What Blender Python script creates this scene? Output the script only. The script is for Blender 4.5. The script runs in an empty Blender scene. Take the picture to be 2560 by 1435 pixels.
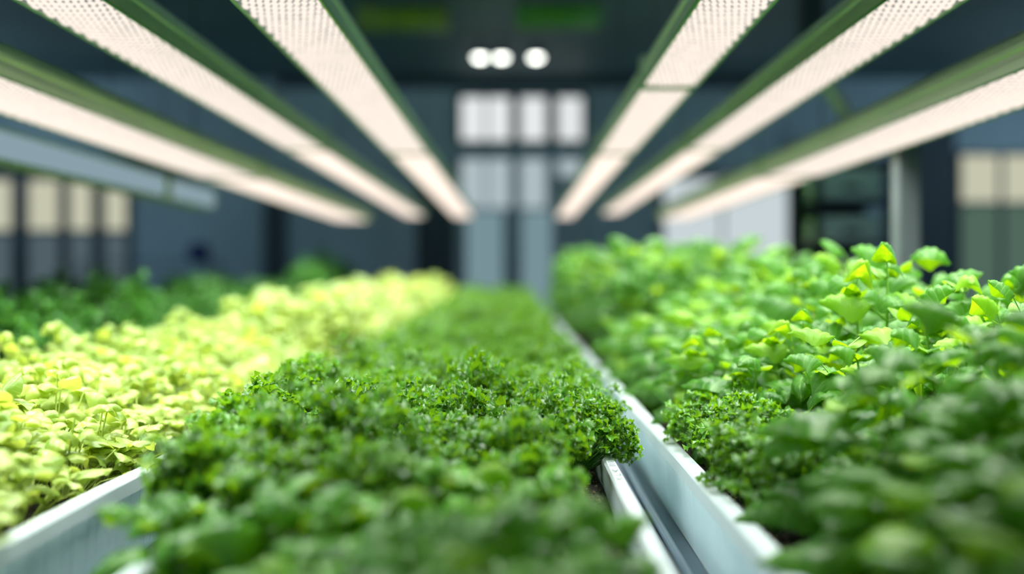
import bpy, math, random
from mathutils import Vector, Matrix, Euler
random.seed(7)
sc = bpy.context.scene
COL = sc.collection
CZ = 1.36                      # camera height
PI = math.pi
R = random.uniform

# ------------------------------------------------------------------ materials
def lin(r, g, b):
    f = lambda c: (c/255/12.92) if c/255 <= .04045 else ((c/255+.055)/1.055)**2.4
    return (f(r), f(g), f(b), 1)

def newmat(name):
    m = bpy.data.materials.new(name); m.use_nodes = True
    nt = m.node_tree; nt.nodes.clear()
    out = nt.nodes.new('ShaderNodeOutputMaterial')
    return m, nt, out

def plain(name, col, rough=.5, metal=0., spec=.5, var=.15, nscale=6., bump=0., bscale=80.):
    """surface with a little procedural tone variation"""
    m, nt, out = newmat(name); N = nt.nodes; Lk = nt.links
    p = N.new('ShaderNodeBsdfPrincipled')
    p.inputs['Roughness'].default_value = rough; p.inputs['Metallic'].default_value = metal
    p.inputs['Specular IOR Level'].default_value = spec
    tc = N.new('ShaderNodeTexCoord'); nz = N.new('ShaderNodeTexNoise')
    nz.inputs['Scale'].default_value = nscale; nz.inputs['Detail'].default_value = 3
    Lk.new(tc.outputs['Object'], nz.inputs['Vector'])
    mx = N.new('ShaderNodeMix'); mx.data_type = 'RGBA'
    mx.inputs[6].default_value = tuple(c*(1-var) for c in col[:3])+(1,)
    mx.inputs[7].default_value = tuple(min(1, c*(1+var)) for c in col[:3])+(1,)
    Lk.new(nz.outputs['Fac'], mx.inputs[0]); Lk.new(mx.outputs[2], p.inputs['Base Color'])
    if bump:
        n2 = N.new('ShaderNodeTexNoise'); n2.inputs['Scale'].default_value = bscale
        Lk.new(tc.outputs['Object'], n2.inputs['Vector'])
        b = N.new('ShaderNodeBump'); b.inputs['Strength'].default_value = bump; b.inputs['Distance'].default_value = .01
        Lk.new(n2.outputs['Fac'], b.inputs['Height']); Lk.new(b.outputs['Normal'], p.inputs['Normal'])
    Lk.new(p.outputs['BSDF'], out.inputs['Surface'])
    return m

def emis(name, col, strength):
    m, nt, out = newmat(name)
    e = nt.nodes.new('ShaderNodeEmission'); e.inputs['Color'].default_value = col
    e.inputs['Strength'].default_value = strength
    nt.links.new(e.outputs[0], out.inputs['Surface'])
    return m

def leafmat(name, dark, light, vein, trans, rough=.38, tfac=.35, veinfac=.5, spec=.5, coat=0., nside=6.):
    m, nt, out = newmat(name); N = nt.nodes; Lk = nt.links
    oi = N.new('ShaderNodeObjectInfo'); tc = N.new('ShaderNodeTexCoord')
    nz = N.new('ShaderNodeTexNoise'); nz.inputs['Scale'].default_value = 22; nz.inputs['Detail'].default_value = 2
    Lk.new(tc.outputs['Object'], nz.inputs['Vector'])
    def math_(op, a, b=None, clamp=False):
        n = N.new('ShaderNodeMath'); n.operation = op; n.use_clamp = clamp
        for i, v in enumerate((a, b)):
            if v is None: continue
            if isinstance(v, (int, float)): n.inputs[i].default_value = v
            else: Lk.new(v, n.inputs[i])
        return n.outputs[0]
    f = math_('ADD', math_('MULTIPLY', math_('SUBTRACT', nz.outputs['Fac'], .5), 2.4), math_('ADD', math_('MULTIPLY', oi.outputs['Random'], .5), .25), True)
    mx = N.new('ShaderNodeMix'); mx.data_type = 'RGBA'
    mx.inputs[6].default_value = dark; mx.inputs[7].default_value = light
    Lk.new(f, mx.inputs[0])
    uv = N.new('ShaderNodeUVMap'); sx = N.new('ShaderNodeSeparateXYZ'); Lk.new(uv.outputs[0], sx.inputs[0])
    au = math_('ABSOLUTE', math_('SUBTRACT', sx.outputs[0], .5))
    mid = math_('SUBTRACT', 1., math_('MULTIPLY', au, 28.), True)
    fr = math_('FRACT', math_('ADD', math_('MULTIPLY', math_('SUBTRACT', sx.outputs[1], math_('MULTIPLY', au, .55)), nside), 10.5))
    sd = math_('SUBTRACT', 1., math_('MULTIPLY', math_('ABSOLUTE', math_('SUBTRACT', fr, .5)), 11.), True)
    vv = math_('MULTIPLY', math_('MAXIMUM', mid, math_('MULTIPLY', sd, .7)), veinfac)
    m2 = N.new('ShaderNodeMix'); m2.data_type = 'RGBA'
    Lk.new(vv, m2.inputs[0]); Lk.new(mx.outputs[2], m2.inputs[6]); m2.inputs[7].default_value = vein
    p = N.new('ShaderNodeBsdfPrincipled'); Lk.new(m2.outputs[2], p.inputs['Base Color'])
    p.inputs['Roughness'].default_value = rough; p.inputs['Specular IOR Level'].default_value = spec
    if coat:
        p.inputs['Coat Weight'].default_value = coat; p.inputs['Coat Roughness'].default_value = .3
    t = N.new('ShaderNodeBsdfTranslucent'); t.inputs['Color'].default_value = trans
    ms = N.new('ShaderNodeMixShader'); ms.inputs[0].default_value = tfac
    Lk.new(p.outputs[0], ms.inputs[1]); Lk.new(t.outputs[0], ms.inputs[2]); Lk.new(ms.outputs[0], out.inputs['Surface'])
    return m

M = {}
M['herb'] = leafmat('herb_leaf', (.012,.078,.008,1), (.095,.31,.02,1), (.20,.44,.06,1), (.28,.58,.01,1), rough=.27, tfac=.32, veinfac=.3, nside=4)
M['herb_stem'] = plain('herb_stem', (.10,.28,.04,1), .45)
M['mint'] = leafmat('broad_herb_leaf', (.025,.15,.02,1), (.15,.44,.035,1), (.2,.46,.08,1), (.46,.76,.005,1), rough=.33, spec=.6, tfac=.30, veinfac=.35)
M['lettuce'] = leafmat('salad_leaf', (.13,.28,.03,1), (.50,.62,.15,1), (.64,.72,.34,1), (.62,.74,.10,1), rough=.32, spec=.7, tfac=.42, veinfac=.45, nside=5)
M['lettuce_stem'] = plain('salad_stem', (.50,.62,.16,1), .4)
M['basil'] = leafmat('basil_leaf', (.014,.09,.014,1), (.07,.24,.022,1), (.34,.52,.18,1), (.40,.74,.004,1), rough=.38, spec=.36, tfac=.36, veinfac=.7, nside=5.)
M['basil_stem'] = plain('basil_stem', (.22,.46,.05,1), .4)
M['young'] = leafmat('young_leaf', (.12,.34,.015,1), (.26,.50,.03,1), (.4,.6,.1,1), (.45,.72,.01,1), rough=.4, tfac=.45, veinfac=.4)
M['tall'] = leafmat('tall_herb_leaf', (.03,.14,.03,1), (.10,.34,.06,1), (.12,.34,.08,1), (.16,.46,.04,1), rough=.4, tfac=.3, veinfac=.3)
M['tray'] = plain('white_tray_plastic', (.70,.87,.92,1), .4, var=.06, nscale=3)
M['rim'] = plain('white_tray_rim', (.56,.66,.68,1), .36, var=.05, nscale=3)
M['mark'] = plain('stamped_ink', (.12,.16,.18,1), .6)
M['soil'] = plain('potting_soil', (.018,.014,.011,1), .9, var=.6, nscale=90, bump=1., bscale=140)
M['perlite'] = plain('soil_crumb', (.16,.12,.07,1), .9, var=.6, nscale=60)
M['bench'] = plain('bench_steel', (.15,.20,.26,1), .35, metal=.5, var=.12)
M['pipe'] = plain('grey_pipe', (.12,.17,.22,1), .35)
M['housing'] = plain('housing_metal', (.64,.70,.62,1), .36, metal=.2, var=.25, nscale=2)
M['lip'] = plain('green_lip', (.10,.30,.13,1), .35, metal=.2)
M['wire'] = plain('steel_wire', (.08,.10,.10,1), .5, metal=.6)
M['wall'] = plain('slate_wall', (.42,.54,.60,1), .6, var=.3, nscale=.8)
M['wall_dark'] = plain('dark_panel', (.045,.068,.085,1), .6, var=.3, nscale=.8)
M['wall_mid'] = plain('grey_panel', (.42,.50,.56,1), .55, var=.2, nscale=.8)
M['ceil'] = plain('dark_ceiling', (.08,.155,.175,1), .6, var=.45, nscale=.7)
M['floor'] = plain('concrete_floor', (.10,.13,.15,1), .35, var=.3, nscale=1.5)
M['olive'] = plain('olive_cylinder', (.20,.30,.03,1), .5, var=.4, nscale=1.2)
M['green'] = plain('green_cylinder', (.10,.34,.05,1), .5, var=.4, nscale=1.2)
M['post'] = plain('grey_post', (.13,.16,.17,1), .45, metal=.2)
M['rack'] = plain('dark_rack', (.012,.022,.032,1), .5)
M['bin'] = plain('pale_blue_bin', (.78,.90,.97,1), .45)
M['blue'] = plain('blue_plastic', (.012,.035,.20,1), .4)
M['shelf'] = plain('shelf_steel', (.17,.22,.25,1), .4, metal=.4)
M['dome'] = emis('lens_bump', (1,.875,.765,1), 1.1)
M['lensbase'] = emis('lens_base', (.42,.56,.56,1), .36)
M['lensfar'] = emis('lens_far', (1,.84,.73,1), 1.25)
M['lensdim'] = emis('dim_lens', (.30,.42,.48,1), .85)
M['spot'] = emis('downlight_glow', (.9,.93,.85,1), 9.)
M['win_fill'] = emis('fill_light_pane', (.55,.80,1,1), 3.1)  # glow of the added, unseen fill panels on the side walls
M['win_hi'] = emis('bright_pane', (.80,.83,.83,1), 1.0)
M['win_mid'] = emis('frosted_pane', (.50,.60,.63,1), .85)
M['win_low'] = emis('low_pane', (.22,.34,.38,1), .85)  # dimmer tier; light fading down the door is put into its glow
M['win_warm'] = emis('warm_pane', (.66,.66,.50,1), .85)
M['win_warm_low'] = emis('warm_low_pane', (.09,.13,.15,1), .9)
M['win_white'] = emis('white_pane', (.62,.70,.73,1), .95)
M['win_green_refl'] = emis('green_reflection_pane', (.09,.155,.12,1), .9)  # greenish reflected light put into the glow of the lower panes

# ------------------------------------------------------------------ mesh helpers
class MB:
    def __init__(s): s.v = []; s.f = []; s.uv = []; s.mi = []
    def add(s, vs, fs, uvs=None, mi=0):
        b = len(s.v); s.v += [tuple(v) for v in vs]
        s.uv += uvs if uvs else [(0.25, 0.1)]*len(vs)
        s.f += [tuple(b+i for i in f) for f in fs]; s.mi += [mi]*len(fs)
    def box(s, x0, x1, y0, y1, z0, z1, mi=0):
        vs = [(x, y, z) for z in (z0, z1) for y in (y0, y1) for x in (x0, x1)]
        s.add(vs, [(0,2,3,1),(4,5,7,6),(0,1,5,4),(2,6,7,3),(0,4,6,2),(1,3,7,5)], mi=mi)
    def tube(s, pts, rads, n=5, mi=0, caps=True):
        pts = [Vector(p) for p in pts]; rings = []
        for i, p in enumerate(pts):
            d = (pts[min(i+1, len(pts)-1)]-pts[max(i-1, 0)]).normalized()
            a = d.cross(Vector((0, 0, 1)));
            if a.length < .01: a = d.cross(Vector((1, 0, 0)))
            a.normalize(); b = d.cross(a)
            r = rads[i] if isinstance(rads, (list, tuple)) else rads
            rings.append([p+a*math.cos(2*PI*k/n)*r+b*math.sin(2*PI*k/n)*r for k in range(n)])
        vs = [v for rg in rings for v in rg]; fs = []
        for i in range(len(pts)-1):
            for k in range(n):
                fs.append((i*n+k, i*n+(k+1) % n, (i+1)*n+(k+1) % n, (i+1)*n+k))
        if caps:
            fs.append(tuple(range(n))[::-1]); fs.append(tuple((len(pts)-1)*n+k for k in range(n)))
        s.add(vs, fs, mi=mi)
    def lathe(s, prof, n=20, c=(0, 0, 0)):
        vs = [(c[0]+r*math.cos(2*PI*k/n), c[1]+r*math.sin(2*PI*k/n), c[2]+z) for r, z in prof for k in range(n)]
        fs = [(i*n+k, i*n+(k+1) % n, (i+1)*n+(k+1) % n, (i+1)*n+k) for i in range(len(prof)-1) for k in range(n)]
        fs.append(tuple(range(n))[::-1]); fs.append(tuple((len(prof)-1)*n+k for k in range(n)))
        s.add(vs, fs)
    def mesh(s, name, mats, smooth=False):
        me = bpy.data.meshes.new(name); me.from_pydata(s.v, [], s.f)
        for m in (mats if isinstance(mats, list) else [mats]): me.materials.append(m)
        ul = me.uv_layers.new(name='UVMap')
        vi = [0]*len(me.loops); me.loops.foreach_get('vertex_index', vi)
        flat = []
        for i in vi: flat += s.uv[i]
        ul.data.foreach_set('uv', flat)
        me.polygons.foreach_set('material_index', s.mi)
        if smooth: me.polygons.foreach_set('use_smooth', [True]*len(me.polygons))
        me.update(); return me

def link(name, me, parent=None, loc=None):
    o = bpy.data.objects.new(name, me); COL.objects.link(o)
    if parent: o.parent = parent
    if loc: o.location = loc
    return o
def part(name, mb, mats, parent, smooth=False): return link(name, mb.mesh(name, mats, smooth), parent)
def tag(o, label=None, cat=None, group=None, kind=None):
    for k, v in (('label', label), ('category', cat), ('group', group), ('kind', kind)):
        if v: o[k] = v
    return o
def thing(name, label, cat, loc=(0, 0, 0), rz=0, group=None):
    o = link(name, None, loc=loc); o.rotation_euler = (0, 0, rz)
    return tag(o, label, cat, group)
def struct(name, mb, mats, label=None, cat=None):
    return tag(link(name, mb.mesh(name, mats)), label, cat, kind='structure')
def B(*boxes):
    mb = MB()
    for b in boxes: mb.box(*b)
    return mb
def bx(name, box, mat, parent=None): return part(name, B(box), mat, parent)

F = 2489.
def X_(px, d): return (px-1290)/F*d
def Z_(py, d): return CZ+(695-py)/F*d

# ------------------------------------------------------------------ the room
struct('floor', B((-7, 7, -1.5, 12.1, -.1, 0)), M['floor'], 'grey concrete floor under the growing benches', 'floor')
struct('ceiling', B((-7, 7, -1.5, 12.1, 3.76, 3.9)), M['ceil'], 'dark slate ceiling above the grow lights', 'ceiling')
struct('wall_left', B((-7.1, -7, -1.5, 12.1, 0, 3.9)), M['wall'], 'dark side wall on the side of the pale salad', 'wall')
struct('wall_right', B((7, 7.1, -1.5, 12.1, 0, 3.9)), M['wall'], 'dark side wall on the side of the basil', 'wall')
struct('wall_back', B((-7, 7, 12, 12.1, 0, 3.9)), M['wall'], 'dark slate end wall with glazed panels', 'wall')
D = 12.
def strip(name, x0, x1, y0, y1, mat, label, cat, dep=.05):
    mb = B((X_(x0, D), X_(x1, D), D-dep, D-.001, max(0.001, Z_(y1, D)), Z_(y0, D)))
    return struct(name, mb, mat, label, cat)
strip('trim_1', 700, 1900, 150, 222, M['wall_dark'], 'near-black header beam above the end windows', 'beam', .12)
strip('trim_2', -300, 560, 395, 446, M['wall_dark'], 'near-black header above the row of warm panes', 'beam', .12)
strip('trim_3', 660, 715, 430, 960, M['wall_dark'], 'narrow dark upright between two slate panels', 'panel', .04)
strip('trim_4', 955, 1040, 480, 960, M['wall_mid'], 'pale grey-blue upright panel beside the dark doorway panel', 'panel', .04)
strip('trim_5', 1042, 1135, 420, 960, M['wall_dark'], 'dark upright panel next to the glazed door', 'panel', .04)
strip('trim_6', 1972, 2018, 330, 960, M['wall_mid'], 'grey-blue upright beside the big white pane', 'panel', .06)
strip('trim_7', 2290, 2385, 260, 960, M['wall_dark'], 'broad near-black panel beside the grey post', 'panel', .05)

def window(n, panes, label, frame_mat='wall_dark', fr=.05):
    """panes: (x0,x1,y0,y1,mat) in wall pixels"""
    x0 = min(p[0] for p in panes); x1 = max(p[1] for p in panes); y0 = min(p[2] for p in panes); y1 = max(p[3] for p in panes)
    root = struct('window_%d' % n, B((X_(x0, D)-fr, X_(x1, D)+fr, D-.04, D-.002, max(.01, Z_(y1, D)-fr), Z_(y0, D)+fr)), M[frame_mat], label, 'window')
    for p in panes:
        bx('pane', (X_(p[0], D), X_(p[1], D), D-.06, D-.041, max(.02, Z_(p[3], D)), Z_(p[2], D)), M[p[4]], root)
    return root
cols = [(1154, 1212), (1219, 1275), (1302, 1364), (1394, 1454)]
window(1, [(a, b, 246, 352, 'win_hi') for a, b in cols], 'bright transom of four upright panes above the glazed door')
window(2, [(a, b, 400, 520, 'win_mid') for a, b in cols[:3]]+[(1395, 1450, 400, 440, 'win_mid')]+[(a, b, 530, 900, 'win_low') for a, b in ((1168, 1256), (1306, 1378))],
       'tall frosted glazed door below the bright transom', 'wall_mid')
window(3, [(a, b, 452, 575, 'win_warm') for a, b in ((-130, -60), (-45, 32), (78, 150), (180, 232), (268, 318))] +
       [(a, b, 585, 960, 'win_warm_low') for a, b in ((-130, -60), (-45, 32), (78, 150), (180, 232), (268, 318))],
       'row of warm upright panes on the end wall above the dark herbs')
window(4, [(1660, 1800, 450, 900, 'win_white'), (1808, 1965, 440, 900, 'win_white')], 'large white double pane under the outer grow light')
window(5, [(2400, 2490, 390, 505, 'win_warm'), (2505, 2620, 390, 505, 'win_warm'), (2400, 2490, 515, 900, 'win_green_refl'), (2505, 2620, 515, 900, 'win_green_refl')],
       'warm-topped double window beyond the near-black panel')

for n_, xw, lb in ((6, -6.99, 'added unseen fill-light band high on the side wall by the pale salad'), (7, 6.97, 'added unseen fill-light band high on the side wall by the basil')):
    ro = struct('window_%d' % n_, B((xw, xw+.02, 2.4, 11.2, 2.3, 3.5)), M['wall_dark'], lb, 'window')  # added out of view to lift the ambient light in the room
    for k in range(4):
        xx = xw+.021 if xw < 0 else xw-.011
        bx('pane', (xx, xx+.01, 2.5+k*2.18, 4.5+k*2.18, 2.4, 3.4), M['win_fill'], ro)

# green and olive cylinders standing in for green ceiling patches, and small downlights
def cylinder(name, x0, x1, yy, z0, mat, label):
    r = thing(name, label, 'cylinder', (0, 0, 0))
    mb = MB(); xs0, xs1 = X_(x0, yy), X_(x1, yy)
    n = 16; ry = .22; rz = .10
    for (xa, xb, k) in ((xs0, xs1, 1.),):
        vs = []
        for x in (xa, xb):
            vs += [(x, yy+ry*math.cos(2*PI*i/n), z0+rz*math.sin(2*PI*i/n)) for i in range(n)]
        mb.add(vs, [(i, (i+1) % n, n+(i+1) % n, n+i) for i in range(n)]+[tuple(range(n))[::-1], tuple(range(n, 2*n))])
    part('cylinder_body', mb, mat, r, True)
    for f in (.1, .9):
        x = xs0+(xs1-xs0)*f
        bx('hanger', (x-.015, x+.015, yy-.015, yy+.015, z0+rz-.01, 3.76), M['wire'], r)
    return r
cylinder('hanging_cylinder', 900, 1120, 8.2, 3.50, M['olive'], 'olive ceiling duct nearer the salad side, above the header beam')
cylinder('hanging_cylinder', 1290, 1500, 8.2, 3.52, M['green'], 'bright green ceiling duct nearer the basil side, above the header beam')
for px, lb in ((1200, 'small round ceiling downlight, first from the salad side of the three'), (1254, 'small round ceiling downlight in the middle of the three'),
               (1340, 'small round ceiling downlight standing apart from the other pair')):
    d = 10.; r = thing('ceiling_downlight', lb, 'ceiling light', (X_(px, d), d, Z_(138, d)), 0, 'downlights above the header beam')
    mb = MB(); mb.lathe([(.07, -.02), (.085, 0), (.085, .05), (.03, .07)], 20); part('can', mb, M['wire'], r, True)
    mb = MB(); mb.lathe([(.012, -.05), (.045, -.043), (.062, -.021)], 20); part('lens', mb, M['spot'], r, True)
    mb = MB(); mb.box(-.008, .008, -.008, .008, .06, 3.76-Z_(138, d)); part('stem', mb, M['wire'], r)

# ------------------------------------------------------------------ grow lights
def lamp_light(root, w, y0, y1, z, watt_m, col=(.98, 1., .93)):
    ld = bpy.data.lights.new('grow_lamp', 'AREA'); ld.shape = 'RECTANGLE'
    ld.size = w*.9; ld.size_y = (y1-y0)*.98; ld.energy = watt_m*(y1-y0); ld.color = col
    ld.spread = math.radians(132)
    o = bpy.data.objects.new('grow_lamp', ld); COL.objects.link(o); o.parent = root
    o.location = (0, (y1-y0)/2, -.012)
WATT = 7.8
def grow_light(xc, w, z, y0, y1, label, group, lit=True, domes=True, hh=.085, watt=None):
    """z = height of the lens face; origin at near end of the lens"""
    root = thing('hanging_grow_light', label, 'grow light', (xc, y0, z), 0, group)
    L = y1-y0; h = w/2; lip = .007
    # housing: grooved aluminium extrusion, open below
    prof = [(-h-lip, -.004), (-h-lip, .018), (-h-.001, .022), (-h-.001, .034), (-h-.006, .038), (-h-.006, .050), (-h+.002, .054), (-h+.004, hh-.016), (-h+.014, hh-.004), (-h+.03, hh),
            (h-.03, hh), (h-.014, hh-.004), (h-.004, hh-.016), (h-.002, .054), (h+.006, .050), (h+.006, .038), (h+.001, .034), (h+.001, .022), (h+lip, .018), (h+lip, -.004), (h, -.004), (h, .004), (-h, .004), (-h, -.004)]
    n = len(prof); mb = MB()
    vs = [(x, y, zz) for y in (0, L) for x, zz in prof]
    mb.add(vs, [(i, (i+1) % n, n+(i+1) % n, n+i) for i in range(n)])
    part('housing', mb, M['housing'], root)
    for s in (-1, 1):
        bx('trim_lip', (s*(h+lip*.1) if s > 0 else s*(h+lip*.9), s*(h+lip*.9) if s > 0 else s*(h+lip*.1), 0.002, L-.002, -.008, -.0041), M['lip'], root)
    for y in (-.008, L):
        bx('end_cap', (-h-lip, h+lip, y, y+.008, -.006, hh), M['housing'], root)
    lens = MB(); nx = 6; ny = max(2, int(L/.5))
    vs = [((-h+.001)+(w-.002)*i/nx, L*j/ny, -.004*math.sin(PI*i/nx)) for j in range(ny+1) for i in range(nx+1)]
    fs = [(j*(nx+1)+i, (j+1)*(nx+1)+i, (j+1)*(nx+1)+i+1, j*(nx+1)+i+1) for j in range(ny) for i in range(nx)]
    lens.add(vs, fs)
    mlens = M['lensdim'] if not lit else (M['lensbase'] if domes else M['lensfar'])
    le = part('diffuser', lens, mlens, root, True)
    if domes and lit:
        px = .0158; py = .044; mb = MB(); k = 8
        cxn = int(w/px); cyn = int(min(L, 3.9)/py*1.0/.75)
        for j in range(cyn):
            y = .012+j*py*.75
            for i in range(cxn+1):
                x = -h+.005+(i+.5*(j % 2))*px*(w-.01)/(px*(cxn+.5))
                if x > h-.004: continue
                zb = -.004*math.sin(PI*(x+h)/w)
                ra, rb = px*.46*R(.9, 1.06), py*.335*R(.92, 1.05); hd = .0050*R(.85, 1.15); yy = y+R(-.0012, .0012)
                ring = lambda f, q: [(x+ra*f*math.cos(2*PI*(a+.5)/k), yy+rb*f*math.sin(2*PI*(a+.5)/k), zb-q) for a in range(k)]
                vs = ring(1, 0)+ring(.72, hd*.75)+[(x, yy, zb-hd)]
                fs = [(a, k+a, k+(a+1) % k, (a+1) % k) for a in range(k)]+[(k+a, 2*k, k+(a+1) % k) for a in range(k)]
                mb.add(vs, fs)
        if L > 3.9:
            mb.add([(-h+.002, 3.9, -.0045), (h-.002, 3.9, -.0045), (h-.002, L, -.0045), (-h+.002, L, -.0045)], [(0, 3, 2, 1)])
        part('lens_bumps', mb, M['dome'], le, True)
    for y in (.15*L, .85*L):
        mb = MB(); mb.tube([(0, y, hh-.003), (0, y, 3.76-z)], .0022, 5); part('suspension_wire', mb, M['wire'], root)
    if lit: lamp_light(root, w, 0, L, z, WATT if watt is None else watt)
    return root
H = CZ+.55
G = 'rows of lit strip lights'
rows = [  # xc, w, z, y0, joints..., end
    (-.469, .165, H, [.85, 4.40, 9.0], 'innermost strip on the salad side'),
    (-.893, .168, H, [.85, 4.25, 8.9], 'middle strip on the salad side'),
    (-1.30, .262, CZ+.462, [.85, 4.6, 8.0], 'outer lit strip on the salad side'),
    (.434, .145, H, [1.15, 2.86, 4.40, 9.0], 'innermost strip on the basil side'),
    (.803, .152, H, [1.15, 4.25, 8.5], 'middle strip on the basil side'),
    (1.17, .232, CZ+.44, [1.15, 4.3, 7.4], 'outer strip on the basil side')]
pos3 = ['near', 'second', 'far']
for xc, w, z, ys, nm in rows:
    nseg = len(ys)-1
    for i in range(nseg):
        wh = 'far' if i == nseg-1 else ('near' if i == 0 else 'middle')
        grow_light(xc, w, z, ys[i]+.03, ys[i+1]-.03, '%s lit length of grow light, %s' % (wh, nm), G, True, domes=(ys[i] < 3))
def side_light(x, y0, y1, z0, z1, label):
    """boxy fixture whose pale lens is its inner side"""
    r = thing('hanging_strip_light', label, 'strip light', (x, y0, z0), 0, 'dim boxy strip lights'); L = y1-y0; hh = z1-z0
    bx('housing', (-.14, -.004, 0, L, .004, hh+.012), M['housing'], r)
    bx('diffuser', (-.0039, 0, .01, L-.01, .006, hh), M['lensdim'], r)
    bx('trim_lip', (-.01, .004, 0, L, -.002, .0039), M['lip'], r)
    for y in (-.008, L): bx('end_cap', (-.142, .002, y, y+.008, 0, hh+.014), M['housing'], r)
    for y in (.15*L, .85*L):
        mb = MB(); mb.tube([(-.07, y, hh+.01), (-.07, y, 3.76-z0)], .0022, 5); part('suspension_wire', mb, M['wire'], r)
side_light(-1.62, 1.6, 4.60, CZ+.372, CZ+.463, 'dim bluish boxy strip light outside the lit rows, longer near length')
side_light(-1.62, 4.68, 5.35, CZ+.372, CZ+.463, 'dim bluish boxy strip light outside the lit rows, short far length')

# bracket and upright by the outer basil-side strip
r = thing('hanging_bracket', 'slanted grey-green bracket behind the outer strip on the basil side', 'bracket', (0, 0, 0))
mb = MB(); mb.tube([(1.30, 3.8, H+.02), (1.12, 3.8, H+.30)], .034, 4); part('arm', mb, M['housing'], r)
mb = MB(); mb.box(1.08, 1.16, 3.76, 3.84, H+.27, 3.76); part('stem', mb, M['wire'], r)
r = thing('rack_post', 'slim grey metal post rising behind the basil to the outer strip light', 'post', (0, 0, 0))
bx('upright', (1.300, 1.372, 3.38, 3.45, .012, CZ+.50), M['post'], r)
bx('base_plate', (1.25, 1.42, 3.33, 3.50, .0, .012), M['post'], r)

# dark rack with pale bins
dR = 5.8
x0, x1 = X_(2036, dR), X_(2232, dR); y0, y1 = dR, dR+.5
r = thing('storage_rack', 'tall dark rack holding pale blue bins behind the basil', 'rack', (0, 0, 0))
for xa in (x0, x1-.04):
    for ya in (y0, y1-.04): bx('post', (xa, xa+.04, ya, ya+.04, 0, 2.06), M['rack'], r)
sh = [Z_(1000, dR), Z_(820, dR), Z_(710, dR), Z_(604, dR), Z_(500, dR), 2.04]
for z in sh: bx('shelf', (x0+.002, x1-.002, y0+.002, y1-.002, z-.02, z), M['rack'], r)
bx('back_panel', (x0+.04, x1-.04, y1-.02, y1-.004, .05, 2.0), M['rack'], r)
for z, hgt, nm in ((sh[4], .20, 'top'), (sh[3], .165, 'middle'), (sh[2], .17, 'bottom')):
    b = thing('storage_bin', 'pale blue bin on the %s visible shelf of the dark rack' % nm, 'bin', ((x0+x1)/2, y0+.03, z), 0, 'bins on the dark rack')
    w = (x1-x0)/2-.06
    mb = MB()
    vs = []
    for (s_, zz) in ((.95, .002), (1., hgt-.04), (1.0, hgt-.04)): pass
    mb.box(-w, w, 0, .36, .001, hgt-.03); part('tub', mb, M['bin'], b)
    bx('tub_rim', (-w-.008, w+.008, -.008, .368, hgt-.03, hgt-.015), M['bin'], b)
    bx('label_holder', (-.05, .05, -.004, 0, hgt*.3, hgt*.3+.03), M['rack'], b)

# wire shelving with blue canister far on the salad side
dS = 10.
xa, xb = X_(195, dS), X_(520, dS)
r = thing('steel_shelving', 'low grey steel shelving beyond the dark herbs', 'shelving', (0, 0, 0))
zt = [Z_(652, dS), Z_(690, dS), .9, .3]
for x in (xa, xb-.03):
    for y in (dS, dS+.45): bx('post', (x, x+.03, y, y+.03, 0, zt[0]), M['shelf'], r)
for z in zt: bx('shelf', (xa, xb, dS-.004, dS+.484, z-.018, z+.001), M['shelf'], r)
r = thing('canister', 'dark blue canister on the steel shelving', 'canister', (X_(481, dS), dS+.2, zt[0]+.001))
mb = MB(); mb.lathe([(.10, 0), (.115, .01), (.115, .12), (.10, .15)], 20); part('body', mb, M['blue'], r, True)
mb = MB(); mb.lathe([(.085, .15), (.09, .155), (.09, .175), (.08, .18)], 20); part('lid', mb, M['blue'], r, True)

# ------------------------------------------------------------------ benches and trays
BT = CZ-.46                    # bench top
def bench(x0, x1, y0, y1, label):
    r = thing('growing_bench', label, 'bench', (0, 0, 0))
    bx('tabletop', (x0, x1, y0, y1, BT-.03, BT), M['bench'], r)
    for x in (x0+.04, x1-.10):
        for y in (y0+.1, (y0+y1)/2, y1-.16): bx('leg', (x, x+.05, y, y+.05, 0, BT-.03), M['bench'], r)
    return r
bench(-.50, 1.22, .3, 9.6, 'steel bench under the middle and basil trays')
bench(-1.34, -.58, .3, 9.6, 'steel bench under the pale salad tray')
bench(-2.45, -1.42, .3, 9.9, 'steel bench under the dark tall herbs')

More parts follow.
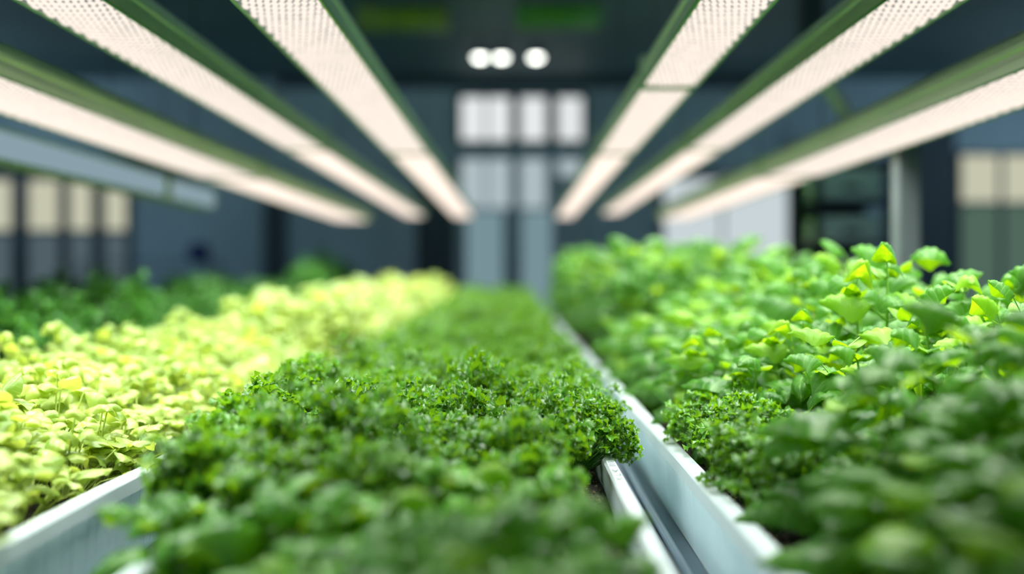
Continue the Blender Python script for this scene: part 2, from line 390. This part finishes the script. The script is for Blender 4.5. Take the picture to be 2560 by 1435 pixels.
SOIL = CZ-.365
def tray(x0, x1, y0, y1, zt, label, rib, seams=False, rimw=.022, marks=False):
    """ribbed plastic trough: x0/x1 = outer rim edges"""
    r = thing('growing_tray', label, 'growing tray', (0, 0, 0))
    t = .012; mb = MB()
    def wallx(xo, sgn):
        # outer ribbed face, slightly tapered to the foot
        zs = [BT+.001, BT+.04, zt-.02]; off = [.014, .010, .004]
        ys = []; y = y0
        if seams:
            while y < y1:
                w = R(.022, .05); g = .0016
                ys += [(y, 0.), (y+w-g*2, R(-.0006, .0006)), (y+w-g*1.5, -.003), (y+w-g*.5, -.003)]; y += w
        else:
            while y < y1:
                a = R(.5, 1.)
                ys += [(y, 0.), (y+rib*.3, -.0045*a), (y+rib*.5, -.0045*a), (y+rib*.8, 0)]; y += rib*R(.8, 1.25)
        ys.append((y1, 0.))
        vs = []
        for yy, o in ys:
            for z, f in zip(zs, off): vs.append((xo-sgn*(f-o), min(yy, y1), z))
        n = 3
        fs = [(i*n+j, (i+1)*n+j, (i+1)*n+j+1, i*n+j+1) for i in range(len(ys)-1) for j in range(2)]
        mb.add(vs, fs)
        xi = xo-sgn*.02
        mb.add([(xi, y0, BT+.01), (xi, y1, BT+.01), (xi, y1, zt-.005), (xi, y0, zt-.005)], [(0, 1, 2, 3)])
    wallx(x0, -1); wallx(x1, 1)
    mb.box(x0+.012, x1-.012, y0, y0+t, BT+.001, zt-.004); mb.box(x0+.012, x1-.012, y1-t, y1, BT+.001, zt-.004)
    mb.box(x0+.014, x1-.014, y0+t, y1-t, BT+.001, BT+.012)
    part('trough', mb, M['tray'], r)
    for xo, s in ((x0, 1), (x1, -1)):
        m2 = MB()
        pr = [(0, -.026), (-.003*0, -.004), (.003, 0), (rimw-.004, .001), (rimw, -.003), (rimw, -.014), (rimw-.003, -.016), (.004, -.02)]
        n = len(pr); ny = 60; vs = []
        for j in range(ny+1):
            y = y0+(y1-y0)*j/ny; wob = R(-.0008, .0008)
            vs += [(xo+s*(a+wob), y, zt+b+wob*.6) for a, b in pr]
        m2.add(vs, [(j*n+i, j*n+(i+1) % n, (j+1)*n+(i+1) % n, (j+1)*n+i) for j in range(ny) for i in range(n)])
        rr = part('rim', m2, M['rim'], r)
        if marks and s < 0:
            mk = MB(); y = 1.72
            for k, (dx0, dy0, dx1, dy1) in enumerate([(.006,0,.016,.002),(.006,.022,.016,.022),(.006,.036,.017,.036),(.006,.07,.011,.085),(.011,.085,.016,.07),(.006,.10,.006,.118),(.006,.118,.015,.118),(.006,.135,.012,.15),(.012,.15,.016,.137)]):
                a = Vector((xo-dx0, y-dy0, zt+.0022)); b = Vector((xo-dx1, y-dy1, zt+.0022)); d = (b-a).normalized(); nrm = Vector((-d.y, d.x, 0))*.0008
                up = Vector((0, 0, .0006))
                mk.add([a-nrm, b-nrm, b+nrm, a+nrm, a-nrm+up, b-nrm+up, b+nrm+up, a+nrm+up], [(0,1,2,3),(4,7,6,5),(0,4,5,1),(1,5,6,2),(2,6,7,3),(3,7,4,0)])
            part('stamped_marks', mk, M['mark'], rr)
    return r
RIM = CZ-.32
TC = (-.43, .175); TR = (.285, 1.14); TL = (-1.26, -.615); TF = (-2.38, -1.48)
tray(TC[0], TC[1], .32, 9.3, RIM, 'white trough in the middle full of dark curly herbs', .009, marks=True)
tray(TR[0], TR[1], .32, 9.3, RIM, 'ribbed white trough holding the tall basil', .0085, rimw=.03)
tray(TL[0], TL[1], .32, 9.3, RIM, 'white seamed trough of pale yellow-green salad', .03, seams=True, rimw=.026)
tray(TF[0], TF[1], .6, 9.8, RIM, 'trough of tall dark herbs beyond the pale salad', .03)

def soil(x0, x1, y0, y1, label):
    mb = MB(); nx = 14; ny = 160
    vs = [(x0+(x1-x0)*i/nx, y0+(y1-y0)*(j/ny)**1.6, SOIL+R(-.006, .004)) for j in range(ny+1) for i in range(nx+1)]
    mb.add(vs, [(j*(nx+1)+i, j*(nx+1)+i+1, (j+1)*(nx+1)+i+1, (j+1)*(nx+1)+i) for j in range(ny) for i in range(nx)])
    for k in range(2600):     # crumbs near the rims
        e = random.choice((x0+R(.005, .06), x1-R(.005, .07))); y = R(1.0, 2.6); q = R(.0015, .005)
        c = Vector((e, y, SOIL+R(.0, .004)))
        vs = [c+Vector((R(.6, 1)*q*a, R(.6, 1)*q*b, R(.5, 1)*q*d)) for a, b, d in ((1,0,0),(-1,0,0),(0,1,0),(0,-1,0),(0,0,1),(0,0,-1))]
        mb.add(vs, [(0,2,4),(2,1,4),(1,3,4),(3,0,4),(2,0,5),(1,2,5),(3,1,5),(0,3,5)], mi=1 if random.random() < .35 else 0)
    o = link('potting_soil', mb.mesh('potting_soil', [M['soil'], M['perlite']]))
    return tag(o, label, 'soil', None, 'stuff')
for (t, lb) in ((TC, 'dark crumbly soil in the middle trough'), (TR, 'dark soil under the basil'), (TL, 'dark soil under the pale salad'), (TF, 'dark soil under the tall dark herbs')):
    soil(t[0]+.026, t[1]-.026, (.62 if t is TF else .34), (9.78 if t is TF else 9.28), lb)

mb = MB()
pts = [(.262, .32+9*(j/60), BT+.0085+(.004 if j % 9 == 4 else 0)) for j in range(61)]
mb.tube(pts, .008, 8)
tag(link('irrigation_pipe', mb.mesh('irrigation_pipe', M['pipe'], True)), 'thin grey pipe along the foot of the basil trough', 'pipe')

# ------------------------------------------------------------------ plants
def leaf(mb, base, d, L, W, droop=.6, cup=.35, puck=.0, nu=6, nv=8, wave=0., prof=(.62, .9), roll=0., nside=6, mi=0):
    """blade from base along d; convex, drooping, quilted between side veins"""
    d = Vector(d).normalized(); up = Vector((0, 0, 1))
    side = d.cross(up)
    if side.length < .05: side = Vector((1, 0, 0))
    side.normalize()
    if roll: side = Matrix.Rotation(roll, 3, d) @ side
    p = Vector(base); vs = []; uvs = []; ph = R(0, 6); step = L/nv; cur = d.copy()
    for j in range(nv+1):
        t = j/nv; nrm = side.cross(cur).normalized()
        w = W*.5*(math.sin(PI*min(1., t**prof[0]))**prof[1])*(1.0 if t < 1 else 0)+.0006
        for i in range(nu+1):
            s = 2*i/nu-1; a = abs(s)
            q = puck*abs(math.sin(PI*(t-.275*a)*nside))*min(1, a*3)*(1-.85*a**3) if puck else 0
            z = -cup*w*a*a+q+wave*math.sin(ph+7*t+(3 if s > 0 else 0))*a*a
            v = p+side*(s*w*(1-.12*cup*a))+nrm*z
            vs.append(v); uvs.append((.5+s*.5, t))
        cur = (Matrix.Rotation(-droop/nv*(.6+.8*t), 3, side) @ cur).normalized()
        p = p+cur*step
    m = nu+1
    fs = [(j*m+i, j*m+i+1, (j+1)*m+i+1, (j+1)*m+i) for j in range(nv) for i in range(nu)]
    mb.add(vs, fs, uvs, mi)

def frill(mb, c, d, r, n=9, amp=.35, mi=0):
    """small lobed, ruffled leaflet pointing along d"""
    d = Vector(d).normalized(); side = d.cross(Vector((0, 0, 1)))
    if side.length < .05: side = Vector((1, 0, 0))
    side.normalize(); nrm = side.cross(d)
    side = Matrix.Rotation(R(-.5, .5), 3, d) @ side; nrm = side.cross(d)
    vs = [Vector(c)]; uvs = [(.5, .05)]; ph = R(0, 6)
    for ring, f in ((0, .5), (1, 1.)):
        for k in range(n):
            th = -2.15+4.3*k/(n-1)
            lob = 1 if ring == 0 else (1.1 if k % 2 == 0 else .84)
            rr = r*f*lob*(.8+.2*math.cos(th))
            z = amp*r*f*f*math.sin(ph+k*1.9)*(.9 if ring else .5)-.12*r*f
            v = Vector(c)+d*(rr*math.cos(th)+r*.55*f)+side*rr*math.sin(th)+nrm*z
            vs.append(v); uvs.append((.5+.5*f*math.sin(th)*.9, .3+.6*f*math.cos(th)*.5))
    fs = [(0, 1+k, 2+k) for k in range(n-1)]+[(1+k, 1+n+k, 2+n+k, 2+k) for k in range(n-1)]
    mb.add(vs, fs, uvs, mi)

def herb_proto(hgt=.17, rad=.07, stems=36, lr=.0105, dens=7, seed=0):
    random.seed(seed); lf = MB(); st = MB()
    for k in range(stems):
        a = R(0, 2*PI); q = math.sqrt(R(0, 1)); tip = Vector((q*rad*math.cos(a), q*rad*math.sin(a), hgt*(1-.45*q*q)*R(.72, 1.05)))
        b = Vector((tip.x*.3, tip.y*.3, 0)); mid = b.lerp(tip, .55)+Vector((tip.x*-.08, tip.y*-.08, hgt*.05))
        st.tube([b, mid, tip], [.0016, .0012, .0007], 4, caps=False)
        out = Vector((math.cos(a)*q+R(-.4, .4), math.sin(a)*q+R(-.4, .4), R(-.1, .5))).normalized()
        for j in range(dens):
            an = R(0, 2*PI); dd = (out*.6+Vector((math.cos(an), math.sin(an), R(-.35, .5)))).normalized()
            off = Vector((R(-1, 1), R(-1, 1), R(-1.6, .6)))*lr*1.1
            frill(lf, tip+off, dd, lr*R(.5, 1.35), random.choice((9, 9, 11)), R(.35, .8))
        if k % 3 == 0:
            for j in range(3):
                p = mid+Vector((R(-1, 1), R(-1, 1), R(-.6, 1)))*lr*1.2; an = R(0, 2*PI)
                frill(lf, p, (math.cos(an), math.sin(an), R(-.2, .4)), lr*R(.7, 1.1), 7, .4)
    return [('foliage', lf.mesh('foliage', M['herb'], True)), ('stems', st.mesh('stems', M['herb_stem'], True))]

def salad_proto(hgt=.17, rad=.085, stems=22, seed=0):
    random.seed(seed); lf = MB(); st = MB()
    for k in range(stems):
        a = R(0, 2*PI); q = math.sqrt(R(0, 1)); L = R(.034, .056)
        tip = Vector((q*rad*math.cos(a), q*rad*math.sin(a), hgt*(1-.4*q*q)*R(.5, 1.12)))
        b = Vector((tip.x*.25, tip.y*.25, 0)); mid = b.lerp(tip, .5)+Vector((0, 0, hgt*.08))
        st.tube([b, mid, tip], [.0024, .0019, .0012], 5, caps=False)
        an = a+R(-1.1, 1.1)
        for j in range(random.choice((1, 2, 2, 3))):
            leaf(lf, tip+Vector((R(-1, 1), R(-1, 1), R(-1, .3)))*.006, (math.cos(an), math.sin(an), R(.0, 1.5)), L, L*R(.72, .98), R(.8, 2.8), R(.2, 1.1), .0016, 6, 8, R(.002, .007), (.8, .62), R(-.4, .4), 4)
            an += R(1.5, 3.2)
    return [('foliage', lf.mesh('foliage', M['lettuce'], True)), ('stems', st.mesh('stems', M['lettuce_stem'], True))]

def basil_proto(hgt=.30, stems=3, ll=.085, seed=0, mat='basil', young=True, spread=.05, nodes=4):
    random.seed(seed); lf = MB(); st = MB()
    for k in range(stems):
        a = R(0, 2*PI); b = Vector((math.cos(a)*.02, math.sin(a)*.02, 0)); h = hgt*(1 if k == 0 else R(.6, .9))
        top = Vector((math.cos(a)*spread*(0 if k == 0 else 1), math.sin(a)*spread*(0 if k == 0 else 1), h))
        q0 = .045*ll/.09
        st.tube([b, b.lerp(top, .5)+Vector((R(-.01, .01), R(-.01, .01), 0)), top], [.004, .0033, .002], 6, caps=False)
        az = R(0, PI)
        for i in range(nodes):
            t = .3+.7*i/(nodes-1); p = b.lerp(top, t); az += PI/2+R(-.3, .3); last = i == nodes-1
            L = ll*(1.1-.2*t)*R(.82, 1.15)*(.72 if last else 1)
            for s in (0, PI):
                an = az+s+R(-.25, .25); el = R(.3, 1.1)+(.45 if last else 0)
                d = Vector((math.cos(an), math.sin(an), el)).normalized()
                q = p+d*R(.3, .7)*q0; st.tube([p, q], [.0018, .0013], 4, caps=False)
                yg = 1 if (young and random.random() < (.15 if last else .08)) else 0
                leaf(lf, q, d, L, L*R(.62, .8), R(1.2, 2.6), R(.7, 1.4), .0075*L/.08, 8, 20, R(0, .003), (.72, .74), R(-.4, .4), 5, mi=yg)
        for j in range(3):
            an = R(0, 2*PI); leaf(lf, top, (math.cos(an), math.sin(an), 1.2), ll*R(.3, .5), ll*.28, .9, .5, .001, 5, 7, 0, (.66, .8), mi=1 if young and j < 1 else 0)
    return [('foliage', lf.mesh('foliage', [M[mat], M['young'] if young else M[mat]], True)), ('stems', st.mesh('stems', M['basil_stem'], True))]

NV = 7
P_herb = [herb_proto(seed=100+i) for i in range(NV)]
P_salad = [salad_proto(seed=200+i) for i in range(NV)]
P_basil = [basil_proto(hgt=.29, seed=300+i, ll=R(.108, .128), spread=.06) for i in range(NV)]
P_mint = [basil_proto(hgt=.105, stems=3, ll=.092, seed=400+i, mat='mint', young=True, spread=.05, nodes=3) for i in range(5)]
P_tall = [herb_proto(hgt=.33, rad=.11, stems=46, lr=.021, dens=5, seed=500+i) for i in range(4)]
for p in P_tall: p[0][1].materials[0] = M['tall']
random.seed(11)

ORD = 'first second third fourth fifth sixth seventh eighth ninth tenth eleventh twelfth thirteenth fourteenth fifteenth sixteenth seventeenth eighteenth nineteenth twentieth'.split()
for t in ('twenty', 'thirty', 'forty'):
    ORD += [t+'-'+o for o in ORD[:9]]+[{'twenty': 'thirtieth', 'thirty': 'fortieth', 'forty': 'fiftieth'}[t]]

def plant(name, proto, x, y, label, cat, group, scale=1., tilt=(0, 0), zs=1., z=SOIL-.003):
    o = thing(name, label, cat, (x, y, z), 0, group)
    o.rotation_euler = (tilt[0], tilt[1], R(0, 2*PI)) if tilt == (0, 0) else Euler((tilt[0], tilt[1], 0)).to_matrix().to_4x4().to_euler()
    o.scale = (scale, scale, scale*zs)
    for nm, me in proto:
        link(nm, me, o)
    return o

# middle trough: curly herbs
ncol = 6; row = 0; y = 1.22
while y < 3.5:
    nth = 0
    for c in range(ncol):
        x = -.385+c*.10+R(-.02, .02)
        x = min(x, .035 if y < 1.74 else .10)
        if c == 5 and y < 1.74: continue
        bump_ = 1.0+.10*math.sin(y*5.1+c*.9)+(.12 if 1.7 < y < 2.3 and c in (1, 2, 3) else 0)
        s = R(.85, 1.12); tl = (R(-.12, .12), R(-.12, .12)); bump_ *= R(.82, 1.16)
        if c == 0: tl = (R(-.15, .15), R(-.4, -.1))
        if c == 5 and y > 1.78: tl = (R(-.15, .15), R(0, .2))
        if y < 1.25 and c == 0: continue
        plant('curly_herb', random.choice(P_herb), x, y+R(-.02, .02), 'dark curly herb in middle trough, %s row from front, %s from the salad side' % (ORD[row], ORD[nth]), 'herb plant',
              'curly herbs in the middle trough', s, tl, bump_); nth += 1
    y += .10; row += 1
FARH = 'blurred curly herb at the far end of the middle trough'
while y < 9.1:
    for c in range(4):
        plant('curly_herb', random.choice(P_herb), -.36+c*.138+R(-.02, .02), y+R(-.03, .03), FARH, 'herb plant', 'far curly herbs', R(1.35, 1.6), (0, 0), .85+.06*(y-3.5))
    y += .19
for k, (yy, an, zz) in enumerate(((1.50, -1.25, 0), (1.60, -1.0, .01), (1.72, -1.05, .02), (1.84, -.8, .03), (1.97, -.85, .03), (2.12, -.7, .03))):
    plant('trailing_herb', random.choice(P_herb), -.40, yy, '%s curly sprig from front spilling over the salad-side rim of the middle trough' % ORD[k+2], 'herb plant', 'curly herbs spilling over the rim', R(.85, 1.0), (R(-.2, .2), an*.5), 1., SOIL+.03+zz)
plant('trailing_herb', P_herb[2], -.39, 1.33, 'first curly sprig from front spilling over the salad-side rim of the middle trough', 'herb plant', 'curly herbs spilling over the rim', .95, (.1, -.35), 1., SOIL+.02)
plant('trailing_herb', P_herb[4], -.385, 1.42, 'second curly sprig from front spilling over the salad-side rim of the middle trough', 'herb plant', 'curly herbs spilling over the rim', .95, (-.1, -.45), 1., SOIL+.02)
for k, (yy, an) in enumerate(((1.80, .75), (2.02, .7))):
    plant('trailing_herb', random.choice(P_herb), .12, yy, 'curly sprig leaning over the %s edge of the middle trough, %s from front' % ('basil-side', ORD[k]), 'herb plant', 'curly herbs spilling over the rim', R(.8, .95), (0, an), 1., SOIL+.03)
# broad-leaved herbs at the near end
row = 0
for yy, xs in ((.70, (-.10, .0)), (.82, (-.17, -.07, .03)), (.95, (-.21, -.09, .03)), (1.08, (-.26, -.15, -.05, .03)), (1.19, (-.37, -.28, -.17, -.06, .02))):
    for c, x in enumerate(xs):
        plant('broad_leaf_herb', random.choice(P_mint), x+R(-.012, .012), yy+R(-.02, .02), 'blurred broad-leaved herb at near end of middle trough, %s row, %s from salad side' % (ORD[row], ORD[c]), 'herb plant',
              'broad-leaved herbs at the near end', R(.9, 1.15), (0, 0), R(.85, 1.1))
    row += 1

# pale salad trough
row = 0; y = 1.27
while y < 3.6:
    for c in range(5):
        x = -.735-c*.11+R(-.015, .015)
        hs = (.80, 1.0, 1.1, 1.18, 1.22)[c]*R(.9, 1.12)
        tl = (R(-.2, .2), R(.0, .25)) if c == 0 else (0, 0)
        plant('salad_plant', random.choice(P_salad), x, y+R(-.025, .025), 'pale yellow-green salad plant, %s row from front, %s from the middle trough' % (ORD[row], ORD[c]), 'salad plant',
              'pale salad in its trough', R(.92, 1.1), tl, hs)
    y += .115; row += 1
while y < 9.1:
    for c in range(3):
        plant('salad_plant', random.choice(P_salad), -.70-c*.18+R(-.02, .02), y+R(-.03, .03), 'blurred pale salad plant at the far end of its trough', 'salad plant', 'far pale salad', R(1.6, 1.85), (0, 0), .95+.05*(y-3.6))
    y += .22

# basil trough
row = 0; y = .80
while y < 3.9:
    nth = 0
    for c in range(5):
        x = .425+c*.155+R(-.02, .02); yy = y+R(-.025, .025)
        if c == 0 and 1.42 < y < 1.95: 
            continue
        hs = (.70, .88, 1.04, 1.14, 1.18)[c]*R(.88, 1.12)
        if y < 1.15 and c < 2: hs *= .85
        if y < 1.4 and c >= 2: hs *= 1.16
        tl = (R(-.1, .1), R(-.15, .1)) if c == 0 else (0, 0)
        if c == 0: x += .05 if y < 1.3 else (.03 if y > 1.95 else 0)
        plant('basil_plant', random.choice(P_basil), x, yy, 'glossy green basil plant, %s row from front, %s from the ribbed white rim' % (ORD[row], ORD[nth]), 'basil plant',
              'basil in the ribbed trough', R(.9, 1.1), tl, hs); nth += 1
    y += .165; row += 1
while y < 9.1:
    for c in range(4):
        plant('basil_plant', random.choice(P_basil), (.47+c*.18+R(-.02, .03)), y+R(-.03, .03), 'blurred basil plant at the far end of the ribbed trough', 'basil plant', 'far basil', R(1.25, 1.5), (0, 0), 1.05+.04*(y-3.9))
    y += .23
k = 0
for yy in (1.42, 1.50, 1.58, 1.66, 1.75, 1.84, 1.93):
    for x, an in ((.372, -.15), (.43, 0)):
        plant('curly_herb', random.choice(P_herb), x, yy+R(-.02, .02), 'small curly herb along the ribbed white rim beneath the basil, %s from front' % ORD[k], 'herb plant', 'curly herbs beneath the basil', R(.75, .95), (R(-.2, .2), an+R(-.2, .2)), 1., SOIL+.01)
        k += 1

# tall dark herbs beyond the salad
y = 2.4; row = 0
while y < 9.6:
    for c in range(4):
        big = y > 7.0 and c == 0
        plant('tall_herb', random.choice(P_tall), -1.58-c*.2+R(-.03, .03), y+R(-.05, .05), 'tall dark green herb plant, %s row from front, %s from the pale salad' % (ORD[row], ORD[c]), 'herb plant',
              'tall dark herbs beyond the salad', R(.9, 1.1), (0, 0), R(.85, 1.1)*(1.0 if not big else 1.5))
    y += .30; row += 1

# ------------------------------------------------------------------ world, camera
w = bpy.data.worlds.new('World'); sc.world = w; w.use_nodes = True
bg = w.node_tree.nodes['Background']; bg.inputs[0].default_value = (.42, .66, .85, 1); bg.inputs[1].default_value = .2
cam = bpy.data.cameras.new('camera'); co = bpy.data.objects.new('camera', cam); COL.objects.link(co)
co.location = (0, 0, CZ); co.rotation_euler = (PI/2, 0, 0)
cam.lens = 35; cam.sensor_width = 36; cam.shift_x = -10/2560; cam.shift_y = -22.5/2560
cam.clip_start = .05; cam.clip_end = 60
cam.dof.use_dof = True; cam.dof.focus_distance = 1.74; cam.dof.aperture_fstop = 35/43.
sc.camera = co
vs = sc.view_settings; vs.view_transform = 'Standard'; vs.look = 'None'; vs.gamma = 1; vs.use_curve_mapping = False; vs.exposure = 0
cy = sc.cycles
cy.max_bounces = 5; cy.diffuse_bounces = 3; cy.glossy_bounces = 2; cy.transmission_bounces = 3; cy.transparent_max_bounces = 2
cy.caustics_reflective = False; cy.caustics_refractive = False; cy.use_denoising = True
cy.sample_clamp_indirect = 6
